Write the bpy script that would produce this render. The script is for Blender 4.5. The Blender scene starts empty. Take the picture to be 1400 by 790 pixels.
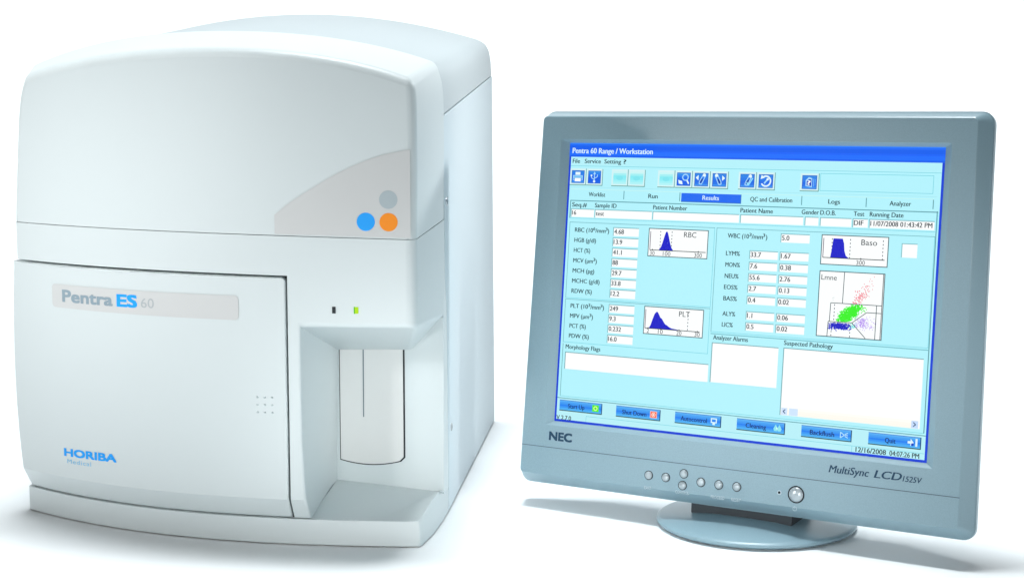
import bpy, bmesh, math, random
from mathutils import Matrix, Vector
random.seed(4)
C = bpy.context.scene.collection
SC = bpy.context.scene

# ------------------------------------------------------------------ camera, world, lights, exposure
cam = bpy.data.objects.new('camera', bpy.data.cameras.new('camera'))
C.objects.link(cam)
cam.data.sensor_width = 36.0
cam.data.lens = 36.0 * 2202.3 / 1400.0
cam.location = (0, 0, 0.4289)
cam.rotation_euler = (math.pi / 2 - 0.1173, 0, 0)
cam.data.clip_start = 0.05
cam.data.clip_end = 60
SC.camera = cam

W = bpy.data.worlds.new('World'); SC.world = W; W.use_nodes = True
W.node_tree.nodes['Background'].inputs['Color'].default_value = (0.92, 0.98, 1.0, 1)
W.node_tree.nodes['Background'].inputs['Strength'].default_value = 0.06

def area(name, loc, target, sx, sy, power, col=(1, 1, 1), spread=180):  # lamps made here are all unseen, placed to set light and shade
    l = bpy.data.lights.new(name, 'AREA'); l.shape = 'RECTANGLE'; l.size = sx; l.size_y = sy
    l.energy = power; l.color = col; l.spread = math.radians(spread)
    o = bpy.data.objects.new(name, l); C.objects.link(o); o.location = loc
    o.rotation_euler = (Vector(target) - Vector(loc)).to_track_quat('-Z', 'Y').to_euler()
    return o
area('overhead_softbox', (-0.12, 2.36, 7.0), (0.0, 1.7, 0), 2.0, 0.8, 510, (0.93, 0.98, 1))  # unseen lamp, added to whiten the floor and shape the contact shadows
area('front_spot', (-2.34, -0.865, 1.257), (-0.50, 1.55, 0.36), 0.325, 0.325, 0.28, (1, 0.995, 0.985), 11.5)
area('front_fill', (-2.214, -1.49, 1.68), (-0.42, 1.5, 0.30), 0.39, 0.39, 0.27, (1, 0.995, 0.985), 12.4)
area('front_softbox', (-0.58, -2.5, 0.65), (-0.1, 1.5, 0.25), 1.04, 0.39, 0.44, (0.97, 1, 1), 25.6)  # unseen lamp, added as a low fill on the fronts
area('monitor_side_light', (-2.732, -0.216, 0.982), (0.26, 1.50, 0.19), 0.26, 0.26, 0.17, (1, 1, 1), 10.1)
area('monitor_front_light', (-0.592, -2.11, 0.717), (0.13, 1.5, 0.09), 0.39, 0.26, 0.17, (1, 1, 1), 7.93)
area('recess_spot', (1.41, -1.958, 1.06), (-0.150, 1.57, 0.10), 0.195, 0.195, 0.072, (0.97, 1, 1), 4.18)  # unseen lamp, added to brighten the sampling recess
area('monitor_rim_light', (2.98, -0.58, 0.86), (0.45, 1.40, 0.2), 0.26, 0.26, 0.055, (0.97, 1, 1), 5.01)
area('side_fill', (2.53, 3.5, 1.6), (-0.03, 1.80, 0.40), 0.39, 0.39, 0.42, (0.95, 0.99, 1), 10.1)
area('backdrop_light', (0, 3.6, 2.8), (0, 6.2, 1.0), 4.0, 0.8, 45, (1, 1, 1))

SC.view_settings.view_transform = 'Standard'
SC.view_settings.look = 'None'
SC.view_settings.exposure = 0
SC.view_settings.gamma = 1

# ------------------------------------------------------------------ helpers
def lin(h):
    if isinstance(h, str):
        h = h.lstrip('#'); h = [int(h[i:i + 2], 16) / 255 for i in (0, 2, 4)]
    return tuple((c / 12.92 if c <= 0.04045 else ((c + 0.055) / 1.055) ** 2.4) for c in h) + (1,)

MATS = {}
def mat(name, col, rough=0.45, spec=0.5, metal=0.0, grain=0.0, scale=900.0, mottle=0.0):
    if name in MATS: return MATS[name]
    m = bpy.data.materials.new(name); m.use_nodes = True
    nt = m.node_tree; b = nt.nodes['Principled BSDF']
    b.inputs['Base Color'].default_value = (*col, 1)
    b.inputs['Roughness'].default_value = rough
    b.inputs['Specular IOR Level'].default_value = spec
    b.inputs['Metallic'].default_value = metal
    if grain or mottle:
        tc = nt.nodes.new('ShaderNodeTexCoord')
        n = nt.nodes.new('ShaderNodeTexNoise'); n.inputs['Scale'].default_value = scale
        n.inputs['Detail'].default_value = 2
        nt.links.new(tc.outputs['Object'], n.inputs['Vector'])
        if grain:
            bp = nt.nodes.new('ShaderNodeBump'); bp.inputs['Strength'].default_value = grain
            bp.inputs['Distance'].default_value = 0.0004
            nt.links.new(n.outputs['Fac'], bp.inputs['Height'])
            nt.links.new(bp.outputs['Normal'], b.inputs['Normal'])
        if mottle:
            r = nt.nodes.new('ShaderNodeValToRGB')
            r.color_ramp.elements[0].position = 0.3; r.color_ramp.elements[1].position = 0.7
            r.color_ramp.elements[0].color = (*[c * (1 - mottle) for c in col], 1)
            r.color_ramp.elements[1].color = (*[min(1, c * (1 + mottle)) for c in col], 1)
            nt.links.new(n.outputs['Fac'], r.inputs['Fac'])
            nt.links.new(r.outputs['Color'], b.inputs['Base Color'])
    MATS[name] = m
    return m

def emat(h):
    """lit display colour"""
    k = 'display_' + h
    if k in MATS: return MATS[k]
    m = bpy.data.materials.new(k); m.use_nodes = True
    b = m.node_tree.nodes['Principled BSDF']
    b.inputs['Base Color'].default_value = (0, 0, 0, 1)
    b.inputs['Roughness'].default_value = 0.5
    b.inputs['Specular IOR Level'].default_value = 0.2
    b.inputs['Emission Color'].default_value = lin(h)
    b.inputs['Emission Strength'].default_value = 1.0
    MATS[k] = m
    return m

def link(name, bm, mats, parent=None, smooth=None, bevel=None, mx=None, scale=None):
    me = bpy.data.meshes.new(name)
    bm.normal_update()
    bm.to_mesh(me); bm.free()
    if scale: me.transform(Matrix.Scale(scale, 4))
    for m in (mats if isinstance(mats, (list, tuple)) else [mats]): me.materials.append(m)
    o = bpy.data.objects.new(name, me); C.objects.link(o)
    if parent: o.parent = parent
    if mx is not None: o.matrix_local = mx
    if smooth is not None:
        me.shade_smooth()
        me.set_sharp_from_angle(angle=math.radians(smooth))
    if bevel:
        md = o.modifiers.new('bevel', 'BEVEL'); md.limit_method = 'WEIGHT'; md.width = bevel; md.segments = 5
        md.use_clamp_overlap = True
        wn = o.modifiers.new('wn', 'WEIGHTED_NORMAL'); wn.keep_sharp = True; wn.weight = 80
    return o

def weights(bm, test):
    """bevel weights: test(a, b) -> weight for the edge between positions a and b"""
    bmesh.ops.remove_doubles(bm, verts=bm.verts, dist=2e-5)
    bmesh.ops.recalc_face_normals(bm, faces=bm.faces)
    L = bm.edges.layers.float.get('bevel_weight_edge') or bm.edges.layers.float.new('bevel_weight_edge')
    for e in bm.edges:
        w = test(e.verts[0].co, e.verts[1].co, e)
        if w: e[L] = w

def face(bm, pts, mi=0):
    vs = [bm.verts.new(p) for p in pts]
    f = bm.faces.new(vs); f.material_index = mi
    return f

def strip(bm, A, B, mi=0):
    for k in range(len(A) - 1):
        face(bm, [A[k], A[k + 1], B[k + 1], B[k]], mi)

def grid(bm, rows, mi=0):
    for a, b in zip(rows[:-1], rows[1:]): strip(bm, a, b, mi)

def box(bm, lo, hi, mi=0):
    x0, y0, z0 = lo; x1, y1, z1 = hi
    p = [(x, y, z) for z in (z0, z1) for y in (y0, y1) for x in (x0, x1)]
    vs = [bm.verts.new(q) for q in p]
    for f in ((0, 2, 3, 1), (4, 5, 7, 6), (0, 1, 5, 4), (2, 6, 7, 3), (0, 4, 6, 2), (1, 3, 7, 5)):
        bm.faces.new([vs[k] for k in f]).material_index = mi

def table(T):
    def g(x):
        if x <= T[0][0]: return T[0][1]
        if x >= T[-1][0]: return T[-1][1]
        n = len(T)
        for k in range(n - 1):
            if x <= T[k + 1][0]: break
        sl = lambda i: (T[i + 1][1] - T[i][1]) / (T[i + 1][0] - T[i][0])
        m = lambda i: sl(0) if i == 0 else sl(n - 2) if i == n - 1 else (sl(i - 1) + sl(i)) / 2
        h = T[k + 1][0] - T[k][0]; t = (x - T[k][0]) / h
        return ((2*t**3 - 3*t*t + 1) * T[k][1] + (t**3 - 2*t*t + t) * h * m(k)
                + (-2*t**3 + 3*t*t) * T[k + 1][1] + (t**3 - t*t) * h * m(k + 1))
    return g

def poly(c):
    def g(x):
        r = 0
        for k in c: r = r * x + k
        return r
    return g

def lerp(a, b, t): return a + (b - a) * t

# text: 2D triangles of the built-in font, scaled to a cap height and a width
_T = {}
def glyphs(s, bold=0.0, shear=0.0, space=1.0):
    k = (s, bold, shear, space)
    if k in _T: return _T[k]
    cu = bpy.data.curves.new('lettering', 'FONT'); cu.body = s
    cu.shear = shear
    cu.space_character = space; cu.resolution_u = 3; cu.fill_mode = 'FRONT'
    o = bpy.data.objects.new('lettering', cu); C.objects.link(o)
    dg = bpy.context.evaluated_depsgraph_get()
    me = bpy.data.meshes.new_from_object(o.evaluated_get(dg))
    V = [(v.co.x, v.co.y) for v in me.vertices]; F = [tuple(p.vertices) for p in me.polygons]
    bpy.data.objects.remove(o); bpy.data.curves.remove(cu); bpy.data.meshes.remove(me)
    _T[k] = (V, F)
    return V, F
CAP = max(v[1] for v in glyphs('H')[0])

class Strokes(list): copies = 1
def text2d(s, x, y, cap, width=None, bold=0.0, shear=0.0, space=1.0, align='L', aspect=1.0):
    """-> 2D verts, faces; (x, y) is the left end of the baseline, y upwards"""
    V, F = glyphs(s, 0, shear, space)
    x0 = min(v[0] for v in V); x1 = max(v[0] for v in V)
    sy = cap / CAP
    sx = width / (x1 - x0) if width else sy * aspect
    if bold > 0.032:
        n = len(V); b = bold * 0.5; sh = [(-b, -b), (b, -b), (-b, b), (b, b), (0, 0)]
    elif bold > 0:
        sh = [(-bold, 0), (bold, 0)]
    else: sh = [(0, 0)]
    n = len(V)
    V = [(v[0] + dx, v[1] + dy) for dx, dy in sh for v in V]; F = [tuple(q + n * k for q in f) for k in range(len(sh)) for f in F]
    w = (x1 - x0) * sx
    ox = x if align == 'L' else x - w / 2 if align == 'C' else x - w
    R_ = Strokes((ox + (v[0] - x0) * sx, y + v[1] * sy) for v in V); R_.copies = len(sh)
    return R_, F

def add2d(bm, V, F, fn, mi=0):
    per = max(1, len(V) // getattr(V, 'copies', 1))
    vs = []
    for i, v in enumerate(V):
        x, y, z = fn(*v); vs.append(bm.verts.new((x, y - (i // per) * 1.5e-5, z)))
    for f in F:
        try: bm.faces.new([vs[k] for k in f]).material_index = mi
        except ValueError: pass

def empty(name, loc, rz, label, cat):
    o = bpy.data.objects.new(name, None); C.objects.link(o); o.empty_display_size = 0.05
    o.location = loc; o.rotation_euler = (0, 0, rz); o['label'] = label; o['category'] = cat
    return o

# ------------------------------------------------------------------ setting: seamless white sweep
M_sweep = mat('white_sweep', (0.93, 0.95, 0.96), 0.9, 0.1)
bm = bmesh.new()
prof = [(-4.0, 0), (1.0, 0), (3.6, 0)]
for k in range(1, 13):
    a = k / 12 * math.pi / 2
    prof.append((3.6 + 2.6 * math.sin(a), 2.6 - 2.6 * math.cos(a)))
prof.append((6.2, 5.0))
strip(bm, [(-7, y, z) for y, z in prof], [(7, y, z) for y, z in prof])
bmesh.ops.remove_doubles(bm, verts=bm.verts, dist=1e-5)
bmesh.ops.recalc_face_normals(bm, faces=bm.faces)
o = link('backdrop', bm, M_sweep, smooth=40); o['kind'] = 'structure'

# ------------------------------------------------------------------ materials
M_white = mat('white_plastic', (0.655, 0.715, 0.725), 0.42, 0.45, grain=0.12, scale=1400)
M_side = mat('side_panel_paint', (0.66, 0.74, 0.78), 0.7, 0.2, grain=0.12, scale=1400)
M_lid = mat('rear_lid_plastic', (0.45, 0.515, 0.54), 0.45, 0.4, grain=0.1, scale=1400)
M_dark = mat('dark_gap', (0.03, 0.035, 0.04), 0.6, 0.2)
M_plate = mat('grey_label', (0.61, 0.62, 0.618), 0.5, 0.3)
M_ink = mat('grey_ink', (0.27, 0.355, 0.415), 0.5, 0.3)
M_thin = mat('pale_grey_ink', (0.42, 0.46, 0.48), 0.5, 0.3)
M_blue = mat('blue_ink', (0.01, 0.36, 0.95), 0.5, 0.3)
M_pblue = mat('pale_blue_ink', (0.16, 0.52, 0.80), 0.5, 0.3)
M_orange = mat('orange_ink', (0.95, 0.28, 0.01), 0.5, 0.3)
M_gdot = mat('grey_dot', (0.42, 0.49, 0.52), 0.5, 0.3)
M_inner = mat('recess_plastic', (0.70, 0.71, 0.70), 0.5, 0.35, grain=0.08, scale=1400)
M_steel = mat('screw_steel', (0.5, 0.52, 0.54), 0.35, 0.5, metal=0.8)

# ------------------------------------------------------------------ blood analyzer
A = empty('blood_analyzer', (-0.2922, 1.5757, 0), -0.0799,
          'large white benchtop blood analyzer with arched hood, front door and sampling recess', 'analyzer')

FF = poly([-0.86393, 0.90389, -0.20617, -0.03533])            # plan curve of the bowed front
def depth(z):                                                # the door bulges over the plinth
    return -0.004 + 0.016 * max(0, min(1, (z - 0.0262) / (0.0478 - 0.0262)))
FD = lambda x: FF(x) - 0.012
zs = lambda x: 0.3043 - 0.0061 * ((x + 0.217) / 0.424) ** 2     # hood seam
zd = lambda x: 0.2647 - 0.0028 * ((min(x, 0.083) + 0.217) / 0.30) ** 2   # door top seam
bp = lambda x: 0.10 - 0.025 * (x + 0.22) / 0.44                # back plane of the front mouldings
bw = lambda x: 0.088 - 0.028 * (x - 0.102) / 0.1165            # back wall of the recess
xL_up = table([(0.26, -0.2213), (0.3064, -0.2212), (0.345, -0.2178), (0.3813, -0.2141), (0.4182, -0.2098), (0.4400, -0.2040), (0.454, -0.1962)])
xL_dn = table([(0.0262, -0.2200), (0.0459, -0.2237), (0.0916, -0.2286), (0.1378, -0.2308), (0.1917, -0.2307), (0.2301, -0.2292), (0.2640, -0.2262)])
xR_up = table([(0.26, 0.2069), (0.30, 0.2073), (0.351, 0.2080), (0.419, 0.2078), (0.437, 0.2070), (0.448, 0.2045)])
zt_front = poly([-3.54157, -0.45767, -0.50102, 0.00888, 0.47597])
zt_back = poly([-4.1089, 0.29879, -0.55789, -0.01302, 0.49784])
zt_rear = poly([0.01421, -0.6598, -0.0303, 0.5389])
xb_R = table([(0.30, 0.2178), (0.41, 0.2183), (0.4395, 0.2174), (0.452, 0.2150), (0.4625, 0.2105)])

# --- hood: the arched top front moulding
NS, NV = 48, 16
key = lambda p: tuple(round(c, 5) for c in Vector(p))
front = []
for j in range(NV + 1):
    v = j / NV; row = []
    for i in range(NS + 1):
        s = i / NS
        xt = lerp(-0.1962, 0.2045, s)
        z = lerp(zs(lerp(-0.2213, 0.2073, s)) + 0.0002, zt_front(xt), v)
        x = lerp(xL_up(z), xR_up(z), s)
        row.append((x, FD(x), z))
    front.append(row)
btop = []
for i in range(NS + 1):
    x = lerp(-0.2160, 0.2105, i / NS); btop.append((x, bp(x), zt_back(x)))
bright = []; bleft = []
for j in range(NV + 1):
    v = j / NV
    z = lerp(0.3080, btop[-1][2], v); x = xb_R(z) if j < NV else btop[-1][0]; bright.append((x, bp(x), z))
    z = lerp(0.3050, btop[0][2], v); x = lerp(-0.2205, -0.2160, v ** 3); bleft.append((x, bp(x), z))
bm = bmesh.new()
grid(bm, front)
mid = lambda P, Q, t: tuple(lerp(a, b, t) for a, b in zip(P, Q))
for P, Q in ((front[-1], btop), ([r[-1] for r in front], bright), ([r[0] for r in front], bleft)):
    rows = [[mid(a, b, t) for a, b in zip(P, Q)] for t in (0, 0.34, 0.67, 1)]
    grid(bm, rows)
face(bm, bleft + btop[1:] + bright[::-1][1:])
face(bm, front[0] + [bright[0], bleft[0]])
topz = {round(p[0], 5) for p in front[-1]}
fset = {key(p) for p in front[-1]}
rset = {key(r[-1]) for r in front}
lset = {key(r[0]) for r in front}
ridges = [(front[-1][-1], btop[-1]), (front[-1][0], btop[0])]
def on_seg(p, a, b):
    a = Vector(a); b = Vector(b); d = b - a; t = (p - a).dot(d) / d.dot(d)
    return -0.01 < t < 1.01 and ((a + d * t) - p).length < 1e-4
bset = {key(p) for p in btop} | {key(p) for p in bright}
def hood_w(a, b, e):
    ka = key(a); kb = key(b)
    if ka in fset and kb in fset: return 1.0
    if ka in rset and kb in rset: return 0.95
    if ka in lset and kb in lset: return 0.6
    for r in ridges:
        if on_seg(a, *r) and on_seg(b, *r): return 0.75
    if ka in bset and kb in bset: return 0.2
    return 0
weights(bm, hood_w)
hood = link('hood', bm, M_white, A, smooth=50, bevel=0.0095)

def on_hood(d):
    return lambda x, z: (x, FD(x) - d, z)

# grey corner decal and the three emblem dots
bm = bmesh.new()
ctop = table([(0.0737, 0.3207), (0.0880, 0.3318), (0.1051, 0.3427), (0.1402, 0.3627), (0.1747, 0.3764), (0.2030, 0.3824)])
cols = [lerp(0.0737, 0.2030, k / 40) for k in range(41)]
rows = [[on_hood(0.0005)(x, lerp(zs(x) + 0.0014, ctop(x), t)) for x in cols] for t in (0, 0.5, 1)]
grid(bm, rows)
link('decal', bm, M_plate, hood, smooth=40)
for (cx, cz), m, lab in (((0.1823, 0.3357), M_gdot, 'grey emblem dot'), ((0.1610, 0.3150), M_blue, 'blue emblem dot'), ((0.1824, 0.3147), M_orange, 'orange emblem dot')):
    bm = bmesh.new()
    n = 40
    V = [(cx, cz)] + [(cx + r * math.cos(2 * math.pi * k / n), cz + r * math.sin(2 * math.pi * k / n)) for r in (0.0044, 0.0086) for k in range(n)]
    F = [(0, 1 + k, 1 + (k + 1) % n) for k in range(n)] + [(1 + k, 1 + n + k, 1 + n + (k + 1) % n, 1 + (k + 1) % n) for k in range(n)]
    add2d(bm, V, F, on_hood(0.0007))
    d = link('emblem_dot', bm, m, hood, smooth=40); d['label'] = lab

# --- rear cover
def ring(y, top, xl, xr, side, zb, inset):
    """outline points from bottom left over the arch to bottom right"""
    P = []
    zl = top(xl)
    L = []
    for j in range(13):
        z = lerp(zb, zl - inset, j / 12); L.append(side(z))
    return P
sideR0 = table([(0.40, 0.2158), (0.4370, 0.2152), (0.4550, 0.2112), (0.4630, 0.2065)])
sideR1 = table([(0.45, 0.2206), (0.4617, 0.2204), (0.4864, 0.2182), (0.4965, 0.2146), (0.5015, 0.2104), (0.5063, 0.2012)])
def outline(kind):
    if kind == 0: xl, xr, top, sd, zb, yy = -0.2135, 0.2065, (lambda x: zt_back(x) - 0.003), sideR0, 0.4122, (lambda x: bp(x) - 0.004)
    else: xl, xr, top, sd, zb, yy = -0.2060, 0.2012, zt_rear, sideR1, 0.4598, (lambda x: 0.5725)
    P = []
    for j in range(14):
        z = lerp(zb, top(xl), j / 14); x = lerp(-0.2185, xl, (j / 14) ** 4); P.append((x, yy(x), z))
    for i in range(41):
        x = lerp(xl, xr, i / 40); P.append((x, yy(x), top(x)))
    for j in range(13, -1, -1):
        z = lerp(zb, top(xr), j / 14); x = sd(z); P.append((x, yy(x), z))
    return P
O0, O1 = outline(0), outline(1)
bm = bmesh.new()
rows = [[mid(a, b, t) for a, b in zip(O0, O1)] for t in (0, 0.1, 0.25, 0.5, 0.75, 0.9, 1)]
grid(bm, rows)
face(bm, O1); face(bm, O0)
strip(bm, [r[0] for r in rows], [r[-1] for r in rows])
rear_set = {key(p) for p in O1}
weights(bm, lambda a, b, e: 1.0 if (key(a) in rear_set and key(b) in rear_set) else 0)
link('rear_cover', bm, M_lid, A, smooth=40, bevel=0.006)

# --- housing with the right side panel
bm = bmesh.new()
side_x = lambda y, z: 0.2200 + 0.0085 * (y - 0.0765) - 0.006 * z     # a flat, slightly leaning panel
yfront = lambda z: 0.0885 if z < 0.2150 else 0.0765
ztop = lambda y: 0.4112 + (0.4585 - 0.4112) * (y - 0.0765) / (0.5725 - 0.0765)
def side_row(t, left=False):
    P = []
    for k in range(13):
        z0 = lerp(0.003, 0.4112, t); y = lerp(yfront(z0), 0.5725, k / 12); z = lerp(0.003, ztop(y), t)
        P.append((-0.2165 - 0.004 * (y / 0.57) if left else side_x(y, z), y, z))
    return P
ts = [0, 0.1, 0.2, 0.3, 0.4, 0.5185, 0.5190, 0.6, 0.7, 0.8, 0.9, 1]
RR = [side_row(t) for t in ts]; LL = [side_row(t, True) for t in ts]
grid(bm, RR); grid(bm, LL)
strip(bm, RR[-1], LL[-1]); strip(bm, RR[0], LL[0])
strip(bm, [r[0] for r in RR], [r[0] for r in LL]); strip(bm, [r[-1] for r in RR], [r[-1] for r in LL])
def house_w(a, b, e):
    if a.x > 0.2 and b.x > 0.2 and a.y > 0.55 and b.y > 0.55: return 1
    return 0
weights(bm, house_w)
housing = link('housing', bm, M_side, A, smooth=35, bevel=0.005)
def screw(y, z):
    bm = bmesh.new(); x = side_x(y, z)
    n = 14
    rings_ = [[(x + h, y + r * math.cos(2 * math.pi * k / n), z + r * math.sin(2 * math.pi * k / n)) for k in range(n + 1)] for h, r in ((-0.0005, 0.0046), (0.0008, 0.0044), (0.0014, 0.0034), (0.0009, 0.0024), (0.0003, 0.0022), (0.0003, 0.0001))]
    grid(bm, rings_)
    for f in bm.faces:
        c = f.calc_center_median()
        if math.hypot(c.y - y, c.z - z) < 0.0024: f.material_index = 1
    bmesh.ops.remove_doubles(bm, verts=bm.verts, dist=1e-5); bmesh.ops.recalc_face_normals(bm, faces=bm.faces)
    return link('screw', bm, [M_steel, M_dark], housing, smooth=40)
screw(0.0920, 0.3245); screw(0.1120, 0.0860)

# --- front fascia: strip above the door, column beside it, overhang and recess
xe = table([(0.0262, 0.1020), (0.045, 0.1002), (0.0638, 0.0987), (0.1065, 0.0972), (0.2156, 0.0968)])
bm = bmesh.new()
yf = lambda x, z: FF(x) - depth(z)
XR = 0.2072
zlow = lambda x: zd(x) + 0.0014
cols = [('L', k / 26) for k in range(27)]
rows = []
for t in (0, 0.3, 0.65, 1):
    row = []
    for k in range(27):
        s = k / 26; x0 = lerp(-0.2213, 0.0848, s)
        row.append((x0, FD(x0), lerp(zlow(x0), zs(x0) - 0.0004, t)))
    for k in range(1, 3):
        x0 = lerp(0.0848, 0.0968, k / 2); row.append((x0, FD(x0), lerp(zlow(x0), zs(x0) - 0.0004, t)))
    for k in range(1, 13):
        x0 = lerp(0.0968, XR, k / 12); row.append((x0, FD(x0), lerp(zlow(x0), zs(x0) - 0.0004, t)))
    rows.append(row)
grid(bm, rows)
top_row, low_row = rows[-1], rows[0]
zlist = [0.0262, 0.0310, 0.0370, 0.0478, 0.07, 0.10, 0.13, 0.16, 0.19, 0.2156]
colr = [[(x, yf(x, z), z) for x in (0.0848, (0.0848 + xe(z)) / 2, xe(z))] for z in zlist]
colr.append([low_row[26], low_row[27], low_row[28]])
grid(bm, colr)
over = [[(p[0], FD(p[0]), lerp(0.2156, p[2], t)) for p in low_row[28:]] for t in (0, 1)]
grid(bm, over)
# underside of the overhang, slanting back down to the recess wall
nb = 12
ub = [(lerp(0.1045, 0.1841, k / nb), bw(lerp(0.1045, 0.1841, k / nb)), lerp(0.1706, 0.1744, k / nb)) for k in range(nb + 1)]
strip(bm, over[0], ub, 1)
rb = (0.2185, bw(0.2185), 0.2114)
face(bm, [over[0][-1], rb, ub[-1]], 1)
# right side of the overhang
rs_f = [over[0][-1], over[1][-1]] + [r[-1] for r in rows[1:]]
zb_ = [0.2114, 0.268, 0.279, 0.293, 0.3072]
rs_b = [(lerp(0.2185, 0.2178, (z - 0.2114) / 0.096), lerp(bw(0.2185), bp(0.2178), (z - 0.2114) / 0.096), z) for z in zb_]
rs_b[0] = rb
strip(bm, rs_f, rs_b)
strip(bm, rs_b, [(side_x(0.0772, p[2]) - 0.0003, 0.0772 if p[2] > 0.215 else 0.0888, p[2]) for p in rs_b])
# left wall of the recess
lw0 = [r[2] for r in colr[:10]]
lw2 = [(lerp(0.1021, 0.1045, k / 9), bw(0.103), lerp(0.0329, 0.1706, k / 9)) for k in range(10)]
lw2[-1] = ub[0]
lw1 = [(lerp(a[0], b[0], 0.5) - 0.0015, lerp(a[1], b[1], 0.5), lerp(a[2], b[2], 0.5)) for a, b in zip(lw0, lw2)]
lw1[-1] = mid(lw0[-1], lw2[-1], 0.5)
lwx = [(lerp(a[0], b[0], 0.5) - 0.0006, lerp(a[1], b[1], 0.5), lerp(a[2], b[2], 0.5)) for a, b in zip(lw1, lw2)]
lwx[-1] = mid(lw1[-1], lw2[-1], 0.5)
grid(bm, [lw0, lw1, lwx, lw2], 1)
# recess back wall and its right hand return
wall_bot = [(lerp(0.1021, 0.2185, k / 8), bw(lerp(0.1021, 0.2185, k / 8)), lerp(0.0329, 0.0288, k / 8) - 0.002) for k in range(9)]
face(bm, lw2[::-1] + wall_bot + [rb] + ub[::-1][:-1], 1)
strip(bm, [(0.2185, bw(0.2185), 0.0268), rb], [(side_x(0.0888, 0.0268) - 0.0003, 0.0888, 0.0268), (side_x(0.0888, 0.2114) - 0.0003, 0.0888, 0.2114)])
# returns into the door gap and the left edge, closed behind
gapc = [r[0] for r in colr]
strip(bm, gapc, [(p[0], p[1] + 0.02, p[2]) for p in gapc])
lowc = low_row[:27]
strip(bm, lowc, [(p[0], p[1] + 0.02, p[2]) for p in lowc])
ledge = [r[0] for r in rows]
strip(bm, ledge, [(-0.2205, bp(-0.22), p[2]) for p in ledge])
K_r = {key(p) for p in rs_f}; K_b = {key(p) for p in over[0]}; K_l = {key(p) for p in lw0}; K_e = {key(p) for p in ledge}
K_u = {key(over[0][-1]), key(ub[-1])}; K_t = {key(over[0][-1]), key(rb)}
K_g = {key(p) for p in gapc}; K_d = {key(p) for p in lowc}
K_w = {key(p) for p in lw2}
def fas_w(a, b, e):
    a, b = key(a), key(b)
    for S, w in ((K_r, 0.95), (K_b, 0.4), (K_l, 0.28), (K_e, 0.45), (K_u, 0.35), (K_t, 0.3), (K_g, 0.08), (K_d, 0.08)):
        if a in S and b in S: return w
    return 0
weights(bm, fas_w)
fascia = link('front_fascia', bm, [M_white, M_white], A, smooth=35, bevel=0.0095)

# dark sheet behind the door gap, the gap's shade put into its colour
bm = bmesh.new()
cx = [lerp(-0.2160, 0.0862, k / 20) for k in range(21)]
strip(bm, [(x, FD(x) + 0.0205, 0.0250) for x in cx], [(x, FD(x) + 0.0205, zd(x) + 0.004) for x in cx])
link('door_gap_shade', bm, M_dark, A)

# status lights
for x0, x1, m, lab in ((0.1281, 0.1313, [M_dark], 'unlit status window'), (0.1488, 0.1530, None, 'lit green status light')):
    bm = bmesh.new(); y = FD((x0 + x1) / 2)
    box(bm, (x0, y - 0.0007, 0.2285), (x1, y + 0.003, 0.2347))
    if m is None:
        g = emat('#b6e61e'); g2 = emat('#5fc52a')
        box(bm, (x0, y - 0.0009, 0.2283), (x0 + 0.0011, y + 0.003, 0.2349), 1)
        m = [g, g2]
    d = link('indicator_light', bm, m, fascia); d['label'] = lab

# --- door
bm = bmesh.new()
DZ = [0.0267, 0.0310, 0.0370, 0.0426, 0.0478, 0.056, 0.07, 0.09, 0.115, 0.14, 0.165, 0.19, 0.21, 0.236, None]
rows = []
for z in DZ:
    row = []
    for k in range(33):
        s = k / 32
        x0 = lerp(-0.228, 0.0828, s)
        zz = (zd(x0) - 0.0006) if z is None else z + (zd(x0) - 0.2619) * max(0, (z - 0.23) / 0.034)
        x = lerp(xL_dn(zz), 0.0828, s)
        row.append((x, yf(x, zz), zz))
    rows.append(row)
grid(bm, rows)
back = lambda p: (p[0] + (0.004 if p[0] < -0.2 else 0), p[1] + 0.0115, p[2])
backl = lambda p: (min(p[0] + 0.006, -0.214), p[1] + 0.05, p[2])
strip(bm, rows[-1], [back(p) for p in rows[-1]])
strip(bm, rows[0], [back(p) for p in rows[0]])
rc = [r[-1] for r in rows]; strip(bm, rc, [back(p) for p in rc])
lc = [r[0] for r in rows]; strip(bm, lc, [backl(p) for p in lc])
K1 = {key(p) for p in rows[-1]}; K2 = {key(p) for p in rc}; K3 = {key(p) for p in lc}; K0 = {key(p) for p in rows[0]}
cr = [key(rows[-1][-1]), key(back(rows[-1][-1]))]
def door_w(a, b, e):
    a, b = key(a), key(b)
    if a in cr and b in cr: return 0.75
    for S, w in ((K1, 0.30), (K2, 0.30), (K3, 0.7), (K0, 0.12)):
        if a in S and b in S: return w
    return 0
weights(bm, door_w)
door = link('door', bm, M_white, A, smooth=12, bevel=0.006)

on_door = lambda d: (lambda x, z: (x, FD(x) - d, z))
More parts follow.
